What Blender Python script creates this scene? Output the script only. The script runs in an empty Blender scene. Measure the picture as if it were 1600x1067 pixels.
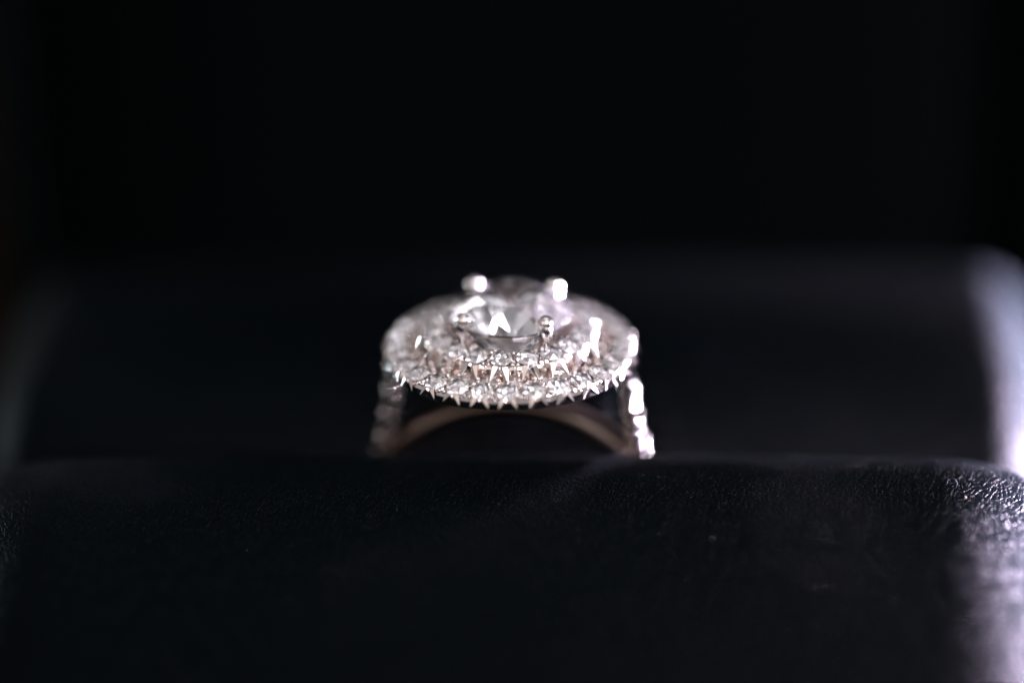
import bpy, math, random
from mathutils import Vector, Matrix
random.seed(7)
S = 0.001                       # everything below is written in millimetres
R = math.radians
scn = bpy.context.scene
col = scn.collection

# ------------------------------------------------------------------ camera
AIM = Vector((0.10, 0.0, 0.20))
ELEV, AZ, DIST = R(24.0), R(2.5), 157.6
ROLL = -0.9
cam = bpy.data.objects.new('camera', bpy.data.cameras.new('camera'))
col.objects.link(cam)
cdir = Vector((math.sin(AZ)*math.cos(ELEV), -math.cos(AZ)*math.cos(ELEV), math.sin(ELEV)))
cam.location = (AIM + cdir*DIST)*S
cam.rotation_euler = ((-cdir).to_track_quat('-Z', 'Y').to_matrix() @ Matrix.Rotation(R(ROLL), 3, 'Z')).to_euler()
cam.data.lens = 100.0
cam.data.sensor_width = 36.0
cam.data.clip_start = 0.005
cam.data.clip_end = 50.0
cam.data.dof.use_dof = True
cam.data.dof.focus_distance = (DIST - 4.5)*S
cam.data.dof.aperture_fstop = 4.8
scn.camera = cam

# ------------------------------------------------------------------ world and lamps
w = bpy.data.worlds.new('World'); scn.world = w; w.use_nodes = True
bg = w.node_tree.nodes['Background']
bg.inputs['Color'].default_value = (0.98, 0.91, 0.96, 1)
bg.inputs['Strength'].default_value = 0.38

def area(name, direction, dist, sx, sy, radiance, colour):
    """rectangular lamp: the window, the lit room or an added fill, dist in metres"""
    l = bpy.data.lights.new(name, 'AREA'); l.shape = 'RECTANGLE'
    l.size, l.size_y = sx, sy
    l.energy = radiance*math.pi*sx*sy
    l.color = colour
    o = bpy.data.objects.new(name, l); col.objects.link(o)
    d = Vector(direction).normalized()
    o.location = d*dist
    o.rotation_euler = (-d).to_track_quat('-Z', 'Y').to_euler()
    return o

area('window_lamp', (1.0, 0.13, -0.104), 1.6, 0.55, 0.32, 9600.0, (0.88, 0.73, 1.0))
area('upper_fill_lamp', (1.0, 0.10, 0.17), 1.6, 0.55, 0.30, 60.0, (0.92, 0.86, 1.0))  # added fill above the key so the halo top catches light
area('top_fill_lamp', (0.15, 0.05, 1.0), 1.4, 0.90, 1.10, 1.0, (0.92, 0.90, 1.0))  # invented overhead panel that whitens the upper facets of the stones
area('front_sparkle_lamp', (0.55, -1.0, 0.85), 1.5, 0.70, 0.65, 7.0, (0.95, 0.90, 1.0))  # added at the viewer's upper right for sparkle in the diamonds
area('left_sparkle_lamp', (-0.80, -1.0, 0.70), 1.5, 0.35, 0.35, 2.0, (1.0, 0.86, 0.84))  # made-up lamp so the facets on the left sparkle too
area('room_lamp', (-0.30, -1.0, 0.50), 1.6, 2.6, 1.5, 0.6, (1.0, 0.83, 0.75))
area('left_end_fill_lamp', (-1.0, 0.45, -0.03), 0.7, 0.26, 0.07, 60.0, (0.80, 0.97, 1.0))  # unseen low strip close by, placed to light the rear roll's left end

scn.view_settings.view_transform = 'Standard'
scn.view_settings.look = 'None'
scn.view_settings.exposure = 0.0
scn.view_settings.gamma = 1.0
scn.view_settings.use_curve_mapping = False
cy = scn.cycles
cy.max_bounces = 20; cy.transmission_bounces = 20; cy.glossy_bounces = 8; cy.diffuse_bounces = 3
cy.caustics_reflective = False; cy.caustics_refractive = False
cy.sample_clamp_indirect = 30.0
cy.blur_glossy = 0.0
cy.use_denoising = True

# ------------------------------------------------------------------ helpers
def mesh(name, verts, faces, mat, smooth=None):
    me = bpy.data.meshes.new(name)
    me.from_pydata([(v[0]*S, v[1]*S, v[2]*S) for v in verts], [], faces)
    me.validate()
    if smooth is not None:
        for p in me.polygons: p.use_smooth = True
        if smooth < 179: me.set_sharp_from_angle(angle=R(smooth))
    if mat: me.materials.append(mat)
    return me

def put(name, me, parent=None, loc=(0, 0, 0), rot=(0, 0, 0)):
    o = bpy.data.objects.new(name, me); col.objects.link(o)
    o.parent = parent
    o.location = Vector(loc)*S
    o.rotation_euler = rot
    return o

def put_m(name, me, parent, m):
    o = bpy.data.objects.new(name, me); col.objects.link(o)
    o.parent = parent
    m = m.copy(); m.translation = m.translation*S
    o.matrix_local = m
    return o

def empty(name, loc=(0, 0, 0), rz=0.0):
    o = bpy.data.objects.new(name, None); col.objects.link(o)
    o.location = Vector(loc)*S; o.rotation_euler = (0, 0, rz)
    o.empty_display_size = 0.005
    return o

def tag(o, label, cat):
    o['label'] = label; o['category'] = cat

def join(*parts):
    V, F = [], []
    for v, f in parts:
        n = len(V); V += list(v); F += [tuple(i+n for i in q) for q in f]
    return V, F

def box(x0, x1, y0, y1, z0, z1):
    v = [(x, y, z) for z in (z0, z1) for y in (y0, y1) for x in (x0, x1)]
    f = [(0, 2, 3, 1), (4, 5, 7, 6), (0, 1, 5, 4), (2, 6, 7, 3), (0, 4, 6, 2), (1, 3, 7, 5)]
    return v, f

def lathe(prof, n=96):
    V, F = [], []
    m = len(prof)
    for i in range(n):
        a = 2*math.pi*i/n
        for r, z in prof: V.append((r*math.cos(a), r*math.sin(a), z))
    for i in range(n):
        for j in range(m):
            a, b = i*m+j, i*m+(j+1) % m
            c, d = ((i+1) % n)*m+(j+1) % m, ((i+1) % n)*m+j
            F.append((a, d, c, b))
    return V, F

def ball(c, r, nu=10, nv=6, sq=(1, 1, 1)):
    V, F = [], []
    V.append((c[0], c[1], c[2]+r*sq[2]))
    for j in range(1, nv):
        t = math.pi*j/nv
        for i in range(nu):
            a = 2*math.pi*i/nu
            V.append((c[0]+r*sq[0]*math.sin(t)*math.cos(a), c[1]+r*sq[1]*math.sin(t)*math.sin(a), c[2]+r*sq[2]*math.cos(t)))
    V.append((c[0], c[1], c[2]-r*sq[2]))
    for i in range(nu): F.append((0, 1+i, 1+(i+1) % nu))
    for j in range(nv-2):
        for i in range(nu):
            a, b = 1+j*nu+i, 1+j*nu+(i+1) % nu
            F.append((a, a+nu, b+nu, b))
    L = len(V)-1; o = 1+(nv-2)*nu
    for i in range(nu): F.append((L, o+(i+1) % nu, o+i))
    return V, F

def tube(path, rad, n=12):
    """round tube with a radius for each point, closed ends"""
    P = [Vector(p) for p in path]; V, F = [], []
    for k, p in enumerate(P):
        t = (P[min(k+1, len(P)-1)]-P[max(k-1, 0)]).normalized()
        u = t.cross(Vector((0.31, 0.9, 0.2))).normalized(); v = t.cross(u)
        for i in range(n):
            a = 2*math.pi*i/n
            V.append(tuple(p+(u*math.cos(a)+v*math.sin(a))*rad[k]))
    for k in range(len(P)-1):
        for i in range(n):
            F.append((k*n+i, k*n+(i+1) % n, (k+1)*n+(i+1) % n, (k+1)*n+i))
    F.append(tuple(range(n))[::-1]); F.append(tuple((len(P)-1)*n+i for i in range(n)))
    return V, F

def blade(a, t, wide, proud, at=0.32, out=(1, 0, 0)):
    """pointed claw from a to t: eight facets, a ridge standing proud on its outer side"""
    a, t, out = Vector(a), Vector(t), Vector(out)
    d = (t-a).normalized(); s = d.cross(out).normalized(); o = s.cross(d).normalized()
    m = a+(t-a)*at
    e = wide*0.16
    v = [a, m+s*wide, m+o*proud, m-s*wide, m-o*proud*0.6, t+s*e, t-s*e]
    f = [(0, 2, 1), (0, 3, 2), (0, 4, 3), (0, 1, 4), (5, 1, 2), (5, 2, 6), (6, 2, 3), (6, 3, 4), (5, 6, 4), (5, 4, 1)]
    return [tuple(x) for x in v], f

def brilliant(r):
    """round brilliant: table, stars, bezels, upper and lower girdle facets, pavilion mains"""
    rt, h, rm, g, pd, rl = 0.56, 0.31, 0.785, 0.045, 0.86, 0.24
    c = math.cos(R(22.5)); V, F = [], []
    P = lambda rr, a, z: V.append((r*rr*math.cos(R(a)), r*rr*math.sin(R(a)), r*z))
    for k in range(8): P(rt, 45*k, h)                                        # 0..7   table
    for k in range(8): P(rm, 45*k+22.5, h*(1-(rm*c-rt)/(1-rt)))              # 8..15
    for k in range(16): P(1, 22.5*k, 0.0)                                    # 16..31 girdle
    for k in range(16): P(1, 22.5*k, -g)                                     # 32..47
    for k in range(8): P(rl, 45*k+22.5, -g-pd*(1-rl*c))                      # 48..55
    V.append((0, 0, r*(-g-pd)))                                              # 56
    F.append(tuple(range(8)))
    for k in range(8):
        n, p = (k+1) % 8, (k-1) % 8
        F.append((k, 8+k, n))
        F.append((k, 8+p, 16+2*k, 8+k))
        F.append((8+k, 16+2*k, 17+2*k)); F.append((8+k, 17+2*k, 16+(2*k+2) % 16))
        F.append((32+2*k, 48+k, 33+2*k)); F.append((33+2*k, 48+k, 32+(2*k+2) % 16))
        F.append((32+2*k, 48+p, 56, 48+k))
    for i in range(16):
        j = (i+1) % 16
        F.append((16+i, 32+i, 32+j, 16+j))
    return V, F

def small_brilliant(r):
    """single cut: table, sixteen crown facets, eight pavilion facets"""
    V, F = [], []
    for k in range(8): V.append((r*0.55*math.cos(R(45*k)), r*0.55*math.sin(R(45*k)), r*0.33))
    for k in range(8): V.append((r*math.cos(R(45*k+22.5)), r*math.sin(R(45*k+22.5)), 0))
    V.append((0, 0, -r*0.85))
    F.append(tuple(range(8)))
    for k in range(8):
        n, p = (k+1) % 8, (k-1) % 8
        F += [(k, 8+k, n), (k, 8+p, 8+k), (8+k, 16, 8+n)]
    F = [f if len(f) == 8 else f for f in F]
    for i, f in enumerate(F):
        if len(f) == 3 and 16 in f: F[i] = (f[0], f[1], f[2])
    return V, F

# ------------------------------------------------------------------ materials
def new_mat(name):
    m = bpy.data.materials.new(name); m.use_nodes = True
    nt = m.node_tree; nt.nodes.clear()
    out = nt.nodes.new('ShaderNodeOutputMaterial')
    return m, nt, out

def principled(name, colour, rough, metal=0.0, spec=0.5, bump=None):
    m, nt, out = new_mat(name)
    b = nt.nodes.new('ShaderNodeBsdfPrincipled')
    b.inputs['Base Color'].default_value = (*colour, 1); b.inputs['Roughness'].default_value = rough
    b.inputs['Metallic'].default_value = metal; b.inputs['Specular IOR Level'].default_value = spec
    nt.links.new(b.outputs[0], out.inputs[0])
    return m, nt, b

def gold_mat():
    m, nt, b = principled('white_gold', (0.80, 0.74, 0.71), 0.10, 1.0)
    tc = nt.nodes.new('ShaderNodeTexCoord')
    n = nt.nodes.new('ShaderNodeTexNoise'); n.inputs['Scale'].default_value = 1600; n.inputs['Detail'].default_value = 4
    nt.links.new(tc.outputs['Object'], n.inputs['Vector'])
    mr = nt.nodes.new('ShaderNodeMapRange'); mr.inputs['To Min'].default_value = 0.03; mr.inputs['To Max'].default_value = 0.11
    nt.links.new(n.outputs['Fac'], mr.inputs['Value']); nt.links.new(mr.outputs[0], b.inputs['Roughness'])
    bp = nt.nodes.new('ShaderNodeBump'); bp.inputs['Strength'].default_value = 0.25; bp.inputs['Distance'].default_value = 0.00002
    nt.links.new(n.outputs['Fac'], bp.inputs['Height']); nt.links.new(bp.outputs[0], b.inputs['Normal'])
    return m

def diamond_mat(name, lo, hi):
    m, nt, out = new_mat(name)
    g = nt.nodes.new('ShaderNodeBsdfGlass'); g.inputs['Roughness'].default_value = 0.0; g.inputs['IOR'].default_value = 2.42
    d = nt.nodes.new('ShaderNodeBsdfDiffuse'); d.inputs['Color'].default_value = (0.85, 0.85, 0.87, 1)      # dusty white film, mixed in to lend the stones milky glare
    n = nt.nodes.new('ShaderNodeTexNoise'); n.inputs['Scale'].default_value = 2500; n.inputs['Detail'].default_value = 5
    tc = nt.nodes.new('ShaderNodeTexCoord'); nt.links.new(tc.outputs['Object'], n.inputs['Vector'])
    mr = nt.nodes.new('ShaderNodeMapRange'); mr.inputs['From Min'].default_value = 0.3; mr.inputs['From Max'].default_value = 0.75
    mr.inputs['To Min'].default_value = lo; mr.inputs['To Max'].default_value = hi
    nt.links.new(n.outputs['Fac'], mr.inputs['Value'])
    mx = nt.nodes.new('ShaderNodeMixShader')
    nt.links.new(mr.outputs[0], mx.inputs[0]); nt.links.new(g.outputs[0], mx.inputs[1]); nt.links.new(d.outputs[0], mx.inputs[2])
    nt.links.new(mx.outputs[0], out.inputs[0])
    return m

def leather_mat(name, colour):
    m, nt, b = principled(name, colour, 0.5, 0.0, 0.024)
    L = nt.links.new
    tc = nt.nodes.new('ShaderNodeTexCoord')
    warp = nt.nodes.new('ShaderNodeTexNoise'); warp.inputs['Scale'].default_value = 900; warp.inputs['Detail'].default_value = 3
    L(tc.outputs['Object'], warp.inputs['Vector'])
    sc = nt.nodes.new('ShaderNodeVectorMath'); sc.operation = 'SCALE'; sc.inputs['Scale'].default_value = 0.0009
    L(warp.outputs['Color'], sc.inputs[0])
    ad = nt.nodes.new('ShaderNodeVectorMath'); ad.operation = 'ADD'
    L(tc.outputs['Object'], ad.inputs[0]); L(sc.outputs[0], ad.inputs[1])
    v = nt.nodes.new('ShaderNodeTexVoronoi'); v.feature = 'DISTANCE_TO_EDGE'; v.inputs['Scale'].default_value = 3500
    L(ad.outputs[0], v.inputs['Vector'])
    r = nt.nodes.new('ShaderNodeMapRange'); r.inputs['From Max'].default_value = 0.16
    r.interpolation_type = 'SMOOTHSTEP'
    L(v.outputs['Distance'], r.inputs['Value'])
    n2 = nt.nodes.new('ShaderNodeTexNoise'); n2.inputs['Scale'].default_value = 700; n2.inputs['Detail'].default_value = 5
    n2.inputs['Roughness'].default_value = 0.65
    L(tc.outputs['Object'], n2.inputs['Vector'])
    n3 = nt.nodes.new('ShaderNodeTexNoise'); n3.inputs['Scale'].default_value = 6500; n3.inputs['Detail'].default_value = 3
    L(tc.outputs['Object'], n3.inputs['Vector'])
    a1 = nt.nodes.new('ShaderNodeMath'); a1.operation = 'MULTIPLY_ADD'; a1.inputs[1].default_value = 0.45
    L(n2.outputs['Fac'], a1.inputs[0]); L(r.outputs[0], a1.inputs[2])
    a2 = nt.nodes.new('ShaderNodeMath'); a2.operation = 'MULTIPLY_ADD'; a2.inputs[1].default_value = 0.45
    L(n3.outputs['Fac'], a2.inputs[0]); L(a1.outputs[0], a2.inputs[2])
    bp = nt.nodes.new('ShaderNodeBump'); bp.inputs['Strength'].default_value = 0.95; bp.inputs['Distance'].default_value = 0.00006
    L(a2.outputs[0], bp.inputs['Height']); L(bp.outputs[0], b.inputs['Normal'])
    rr = nt.nodes.new('ShaderNodeMapRange'); rr.inputs['To Min'].default_value = 0.36; rr.inputs['To Max'].default_value = 0.62
    L(n2.outputs['Fac'], rr.inputs['Value']); L(rr.outputs[0], b.inputs['Roughness'])
    b.inputs['Sheen Weight'].default_value = 0.0
    b.inputs['Sheen Roughness'].default_value = 0.4
    return m

GOLD = gold_mat()
SATIN, _, _b = principled('dimmed_satin_gold', (0.11, 0.085, 0.07), 0.32, 1.0)  # satin white gold, the dimness of the band arch put into its colour
DIMMED_GOLD, _, _b = principled('dimmed_gold', (0.40, 0.34, 0.31), 0.07, 1.0)  # white gold darkened so the shoulders look less lit
DIAMOND = diamond_mat('diamond', 0.002, 0.010)
PAVE = diamond_mat('pave_diamond', 0.0, 0.004)
LEATHER = leather_mat('black_leather', (0.0007, 0.0020, 0.0028))
LINING, _, lb = principled('lid_lining', (0.0008, 0.0013, 0.0012), 0.9, 0.0, 0.0)
def wood_mat():
    m, nt, b = principled('dark_wood', (0.01, 0.006, 0.004), 0.7, 0.0, 0.0)
    tc = nt.nodes.new('ShaderNodeTexCoord')
    mp = nt.nodes.new('ShaderNodeMapping'); mp.inputs['Scale'].default_value = (6, 70, 6)
    n = nt.nodes.new('ShaderNodeTexNoise'); n.inputs['Scale'].default_value = 3; n.inputs['Detail'].default_value = 6
    cr = nt.nodes.new('ShaderNodeValToRGB')
    cr.color_ramp.elements[0].color = (0.0026, 0.0018, 0.0011, 1); cr.color_ramp.elements[1].color = (0.0068, 0.0046, 0.003, 1)
    nt.links.new(tc.outputs['Object'], mp.inputs[0]); nt.links.new(mp.outputs[0], n.inputs['Vector'])
    nt.links.new(n.outputs['Fac'], cr.inputs[0]); nt.links.new(cr.outputs[0], b.inputs['Base Color'])
    return m
WOOD = wood_mat()

# ------------------------------------------------------------------ setting: the dark table under the box
FLOOR_Z = -36.0
t = put('table_surface', mesh('table_surface', *box(-900, 110, -350, 900, FLOOR_Z-25, FLOOR_Z), WOOD))
t['kind'] = 'structure'; t['label'] = 'dark brown table top under and behind the ring box'

# ------------------------------------------------------------------ ring box
rbox = empty('ring_box', (0, 0, FLOOR_Z))
tag(rbox, 'open black leather ring box with two padded cushion rolls and upright lid', 'ring box')
UP = (0, 0, -FLOOR_Z)

def catmull(pts, n):
    out = []
    P = [pts[0]]+list(pts)+[pts[-1]]
    for i in range(1, len(P)-2):
        for k in range(n):
            t = k/n
            q = []
            for d in range(len(pts[0])):
                a, b, c, e = P[i-1][d], P[i][d], P[i+1][d], P[i+2][d]
                q.append(0.5*(2*b+(c-a)*t+(2*a-5*b+4*c-e)*t*t+(3*b-a-3*c+e)*t**3))
            out.append(tuple(q))
    out.append(tuple(pts[-1]))
    return out

def roll(prof, yc, zc, half, flat, crown, power, near, ny=8):
    """padded roll along x: the section shrinks on rounded ends"""
    pr = catmull(prof, ny); m = len(pr)
    us = []
    N = 60
    for i in range(-N, N+1): us.append(math.sin(math.pi/2*i/N)*half)
    V, F = [], []
    for x in us:
        u = max(0.0, (abs(x)-flat)/(half-flat))
        s = math.sqrt(max(0.0, 1-u**power)); sy = max(0.0, 1-u**2.6)**(1/2.6)
        for y, z in pr:
            g = min(1.0, max(0.0, (abs(y)-2.0)/11.0)); g = near+(1-near)*max(g*g*(3-2*g), u**5)      # less droop beside the slot
            zz = z-(z-zc)*(1-s)*g if z > zc else z
            V.append((x*(1+0.002*max(0.0, y)), yc+(y-yc)*sy, zz-crown*(x/half)**2))      # the rear pad fans out a little
    for i in range(len(us)-1):
        for j in range(m-1):
            a = i*m+j
            F.append((a, a+m, a+m+1, a+1))
    F.append(tuple(range(m))[::-1]); F.append(tuple((len(us)-1)*m+j for j in range(m)))
    return V, F

front = [(-1.0, -22), (-0.8, -14), (-0.75, -9.0), (-1.3, -6.6), (-2.7, -5.4), (-5.2, -5.05), (-9.0, -5.9), (-14, -8.3), (-18.5, -11.8), (-22.5, -16.0), (-24.5, -19.5), (-25.0, -23)]
back = [(28.4, -23), (28.2, -14), (27.2, -8.5), (24.6, -5.4), (19.0, -4.0), (11.5, -3.7), (6.2, -4.3), (3.2, -5.6), (1.5, -7.6), (0.85, -10), (0.9, -14), (1.0, -22)]
V, F = roll(front[::-1], -12.0, -17.0, 32.0, 22.7, 0.4, 2.7, 0.25)
c1 = put('cushion', mesh('cushion', V, F, LEATHER, 60), rbox, UP)
c1['label'] = 'front padded black leather roll, grain in focus below the ring'
V, F = roll(back[::-1], 14.0, -17.0, 32.2, 26.9, 0.4, 2.5, 1.0)
c2 = put('cushion', mesh('cushion', V, F, LEATHER, 60), rbox, UP)
c2['label'] = 'rear padded black leather roll, blurred behind the ring'

def open_tray(x, y0, y1, z0, z1, th):
    return join(box(-x, -x+th, y0, y1, z0+th, z1), box(x-th, x, y0, y1, z0+th, z1),
                box(-x+th, x-th, y0, y0+th, z0+th, z1), box(-x+th, x-th, y1-th, y1, z0+th, z1), box(-x, x, y0, y1, z0, z0+th))
put('base', mesh('base', *open_tray(35.2, -27.2, 30.4, FLOOR_Z, -18.5, 1.6), LEATHER), rbox, UP)

# lid stands upright behind the hinge, its open side to the viewer
lid = put('lid', mesh('lid', *join(box(-35.2, -33.6, 31, 38, -18, 46), box(33.6, 35.2, 31, 38, -18, 46),
          box(-33.6, 33.6, 31, 38, -18, -16.4), box(-33.6, 33.6, 31, 38, 44.4, 46), box(-35.2, 35.2, 38, 39.6, -18, 46)), LINING), rbox, UP)
def pad(x0, x1, z0, z1, y, bulge, n=14):
    V, F = [], []
    for j in range(n+1):
        for i in range(n+1):
            u, v = i/n*2-1, j/n*2-1
            k = (1-abs(u)**6)*(1-abs(v)**6)
            V.append((x0+(x1-x0)*i/n, y-bulge*k, z0+(z1-z0)*j/n))
    for j in range(n):
        for i in range(n):
            a = j*(n+1)+i
            F.append((a, a+1, a+n+2, a+n+1))
    k = len(V)
    V += [(x0, y+0.5, z0), (x1, y+0.5, z0), (x1, y+0.5, z1), (x0, y+0.5, z1)]
    c = (0, n, (n+1)*(n+1)-1, (n+1)*n)
    F.append((k, k+3, k+2, k+1))
    return V, F
put('lid_lining', mesh('lid_lining', *pad(-33.5, 33.5, -16.2, 44.2, 31.5, 0.5), LINING, 180), lid)
put('hinge', mesh('hinge', *tube([(-14, 30.7, -18.0), (14, 30.7, -18.0)], [0.5, 0.5], 10), GOLD, 60), rbox, UP)

# ------------------------------------------------------------------ the ring
BASE = -21.6
ring = empty('diamond_ring', (0, 0, BASE), R(-4.2))
tag(ring, 'white gold double halo diamond ring standing in the cushion slot', 'ring')
RUP = (0, 0, -BASE)
SC = -12.3                                   # centre of the finger hole

# plain band: full circle, flat sides, eased edges
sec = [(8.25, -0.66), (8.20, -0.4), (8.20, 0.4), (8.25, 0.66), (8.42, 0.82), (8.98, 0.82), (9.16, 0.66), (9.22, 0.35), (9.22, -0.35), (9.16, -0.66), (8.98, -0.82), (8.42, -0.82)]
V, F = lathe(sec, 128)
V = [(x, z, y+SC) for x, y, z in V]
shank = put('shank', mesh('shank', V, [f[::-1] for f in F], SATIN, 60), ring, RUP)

M_STONE = mesh('halo_stone', *small_brilliant(0.70), PAVE)
M_SIDE = mesh('shoulder_stone', *small_brilliant(0.54), PAVE)
sv, sf = lathe([(0.68, -0.03), (0.75, -0.12), (0.62, -0.45), (0.54, -0.42)], 12)
M_SEAT = mesh('seat', sv, sf, GOLD, 40)
M_BEAD = mesh('bead', *ball((0, 0, 0), 0.19, 8, 6), GOLD, 180)

def claw_pair(x0, x1, dy, zt, zb, wide, proud):
    return join(blade((x0, 0.06, zt), (x1, dy, zb), wide, proud, 0.22), blade((x0, -0.06, zt), (x1, -dy, zb), wide, proud, 0.22))
M_CLAW_OUT = mesh('claw', *claw_pair(0.60, 0.82, 0.48, -0.06, -0.60, 0.27, 0.10), GOLD)
M_CLAW_IN = mesh('claw', *claw_pair(0.56, 1.02, 0.48, -0.06, -0.92, 0.28, 0.11), GOLD)

def split_prong(sp, r0):
    return join(ball((0.48, 0.15, 0.02), 0.14, 8, 6), ball((0.48, -0.15, 0.02), 0.14, 8, 6),
                blade((0.42, 0, 0.0), (0.74, 0, -0.55), 0.16, 0.16, 0.3))
M_PRONG = mesh('split_prong', *split_prong(1, 1), GOLD, 50)

def halo(name, n, rs, z, tilt, wall, claw, phase):
    h = put(name, mesh(name, *lathe(wall, 120), GOLD, 30), ring, RUP)
    for k in range(n):
        a = 2*math.pi*(k+phase)/n
        jit = lambda s: random.uniform(-s, s)
        base = Matrix.Rotation(a, 4, 'Z') @ Matrix.Translation((rs, 0, z)) @ Matrix.Rotation(tilt, 4, 'Y')
        put_m('stone', M_STONE, h, base @ Matrix.Translation((0, 0, 0.10+jit(0.025))) @ Matrix.Rotation(jit(0.06), 4, 'X') @ Matrix.Rotation(jit(0.06), 4, 'Y') @ Matrix.Rotation(jit(0.4), 4, 'Z'))
        put_m('seat', M_SEAT, h, base)
        plain = Matrix.Rotation(a+jit(0.006), 4, 'Z') @ Matrix.Translation((rs, 0, z)) @ Matrix.Rotation(jit(0.07), 4, 'X')
        put_m('claw', claw, h, plain)
        b = a+math.pi/n
        put_m('split_prong', M_PRONG, h, Matrix.Rotation(b+jit(0.006), 4, 'Z') @ Matrix.Translation((rs, 0, z+jit(0.03))) @ Matrix.Rotation(tilt, 4, 'Y') @ Matrix.Rotation(jit(0.08), 4, 'X'))
        put_m('bead', M_BEAD, h, Matrix.Rotation(b, 4, 'Z') @ Matrix.Translation((rs-0.50, 0, z+0.12)) @ Matrix.Scale(0.8, 4))
    return h
outer_wall = [(6.80, -0.22), (6.92, -0.36), (6.80, -0.78), (6.70, -0.86), (4.6, -0.86), (4.60, 0.30), (5.45, -0.05), (5.6, -0.40), (6.3, -0.52), (6.62, -0.30)]
inner_wall = [(4.68, 0.76), (4.75, 0.62), (4.68, -0.36), (4.2, -0.38), (2.9, -0.4), (2.9, 0.3), (4.15, 0.30), (4.50, 0.72)]
oh = halo('outer_halo', 28, 6.26, 0.0, R(20), outer_wall, M_CLAW_OUT, 0.42)
for k in range(28):                                                        # grains filling the valley between the two rows
    a = 2*math.pi*(k+0.42)/28
    put_m('bead', M_BEAD, oh, Matrix.Rotation(a, 4, 'Z') @ Matrix.Translation((5.32, 0, 0.04)) @ Matrix.Scale(0.9, 4))
    put_m('bead', M_BEAD, oh, Matrix.Rotation(a+math.pi/28, 4, 'Z') @ Matrix.Translation((5.10, 0, 0.14)) @ Matrix.Scale(0.8, 4))
halo('inner_halo', 19, 4.22, 1.02, R(18), inner_wall, M_CLAW_IN, 0.25)

# centre stone and its four claws
ZG = 2.02
put('centre_stone', mesh('centre_stone', *brilliant(3.42), DIAMOND), ring, (0, 0, ZG-BASE), (0, 0, R(9)))
put('gallery_rail', mesh('gallery_rail', *lathe([(2.55, 0.55), (2.75, 0.35), (2.55, 0.15), (2.35, 0.35)], 48), GOLD, 40), ring, (0, 0, 0.2-BASE))
def centre_prong():
    post = tube([(2.15, 0, -0.7), (2.62, 0, 0.2), (3.05, 0, 1.1), (3.38, 0, 1.8), (3.50, 0, 2.1), (3.42, 0, 2.35)], [0.40, 0.38, 0.37, 0.36, 0.34, 0.30], 14)
    return join(post, ball((3.38, 0, 2.5), 0.45, 16, 10, (1, 1, 0.92)))
M_CP = mesh('prong', *centre_prong(), GOLD, 50)
for a in (48.5, 131.5, 228.5, 311.5):
    put('prong', M_CP, ring, RUP, (0, 0, R(a)))

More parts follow.
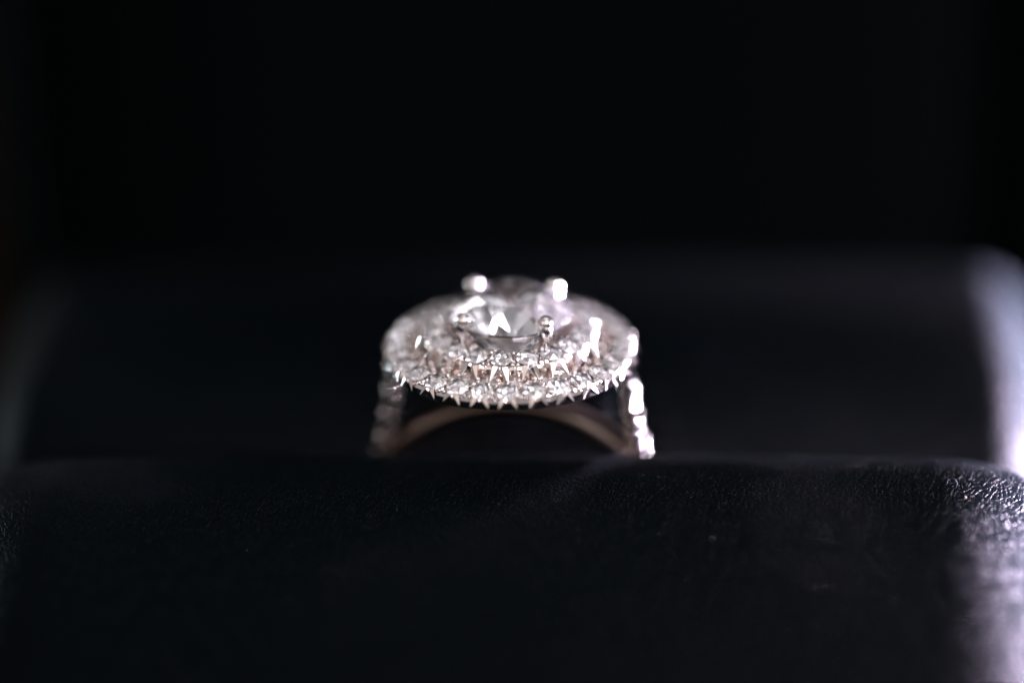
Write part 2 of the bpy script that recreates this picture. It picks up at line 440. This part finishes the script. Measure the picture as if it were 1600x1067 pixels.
# raised shoulders set with stones, from the band up to the outer halo
def shoulder(sx):
    pts = catmull([(6.55, -1.25), (6.72, -3.2), (7.15, -5.6), (7.9, -8.4), (8.6, -11.6), (8.7, -14.5), (8.3, -17.0)], 6)
    V, F = [], []
    n = len(pts); frames = []
    for i, (x, z) in enumerate(pts):
        a, b = pts[max(i-1, 0)], pts[min(i+1, n-1)]
        t = Vector((b[0]-a[0], b[1]-a[1])).normalized(); nx, nz = -t.y, t.x      # outward normal
        if nx < 0: nx, nz = -nx, -nz
        frames.append((x, z, nx, nz))
        for dn, y in ((-0.50, -0.40), (-0.50, 0.40), (-0.25, 0.60), (-0.02, 0.66), (0.03, 0.45), (0.03, -0.45), (-0.02, -0.66), (-0.25, -0.60)):
            V.append((sx*(x+nx*dn), y, z+nz*dn))
    m = 8
    for i in range(n-1):
        for j in range(m):
            q = (i*m+j, i*m+(j+1) % m, (i+1)*m+(j+1) % m, (i+1)*m+j)
            F.append(q if sx > 0 else q[::-1])
    F.append(tuple(range(m))); F.append(tuple((n-1)*m+j for j in range(m)))
    o = put('shoulder', mesh('shoulder', V, F, DIMMED_GOLD), ring, RUP)
    # stones along the outer face
    d = 0.0; nxt = 0.75; k = 0
    for i in range(1, n):
        x, z, nx, nz = frames[i]; px, pz = frames[i-1][:2]
        seg = math.hypot(x-px, z-pz)
        while nxt <= d+seg and k < 7:
            f = (nxt-d)/seg
            cx, cz = px+(x-px)*f+nx*0.16, pz+(z-pz)*f+nz*0.16
            zax = Vector((sx*nx, 0, nz)); yax = Vector((0, 1, 0)); xax = yax.cross(zax)
            M = Matrix((xax, yax, zax)).transposed().to_4x4(); M.translation = (sx*cx, 0, cz)
            put_m('stone', M_SIDE, o, M @ Matrix.Rotation(random.uniform(-.1, .1), 4, 'X') @ Matrix.Rotation(random.uniform(0, .7), 4, 'Z'))
            for yy, bs in ((-0.58, 1.1), (0.58, 0.8)):
                Mb = M.copy(); Mb = M @ Matrix.Translation((0.75, yy*0.95, 0.12)) @ Matrix.Scale(bs, 4)
                put_m('bead', M_BEAD, o, Mb)
            for q in (-0.2, 0.55):                                          # small grains along the front edge
                put_m('bead', M_BEAD, o, M @ Matrix.Translation((q, -0.58, -0.40)) @ Matrix.Scale(0.6, 4))
                put_m('bead', M_BEAD, o, M @ Matrix.Translation((q+0.35, -0.44, -0.62)) @ Matrix.Scale(0.5, 4))
            nxt += 1.50; k += 1
        d += seg
    return o
shoulder(1); shoulder(-1)

# ------------------------------------------------------------------ lint and dust on the leather
TAN, _, _b = principled('tan_dust', (0.06, 0.04, 0.025), 0.9, 0.0, 0.2)
PALE, _, _b = principled('pale_lint', (0.010, 0.013, 0.016), 0.8, 0.0, 0.2)

def crumb(r, seed):
    rnd = random.Random(seed)
    V, F = ball((0, 0, 0), r, 8, 5)
    V = [tuple(c*rnd.uniform(0.65, 1.2) for c in v) for v in V]
    return V, F
o = put('dust_speck', mesh('dust_speck', *crumb(0.075, 3), TAN), None, (24.58, -7.31, -5.62))
tag(o, 'tiny tan dust crumb on the black leather near the bright cushion end', 'dust')
o = put('dust_speck', mesh('dust_speck', *crumb(0.11, 5), PALE), None, (10.96, -10.51, -6.48))
tag(o, 'pale blurred speck on the front face of the near cushion roll', 'dust')
o = put('dust_speck', mesh('dust_speck', *crumb(0.045, 9), PALE), None, (-5.84, -8.72, -5.78))
tag(o, 'faint grey speck on the near leather roll below the ring shank', 'dust')
curl = [(-0.28, 0.02, 0.02), (-0.26, 0.06, 0.16), (-0.15, 0.08, 0.30), (0.0, 0.06, 0.36), (0.14, 0.02, 0.31), (0.24, -0.02, 0.18), (0.27, -0.05, 0.04), (0.34, -0.10, 0.01)]
curl = catmull(curl, 4)
o = put('lint_fibre', mesh('lint_fibre', *tube(curl, [0.007]*len(curl), 6), PALE, 60), None, (23.99, -6.22, -5.41))
tag(o, 'tiny curled white lint fibre standing on the black leather', 'lint')
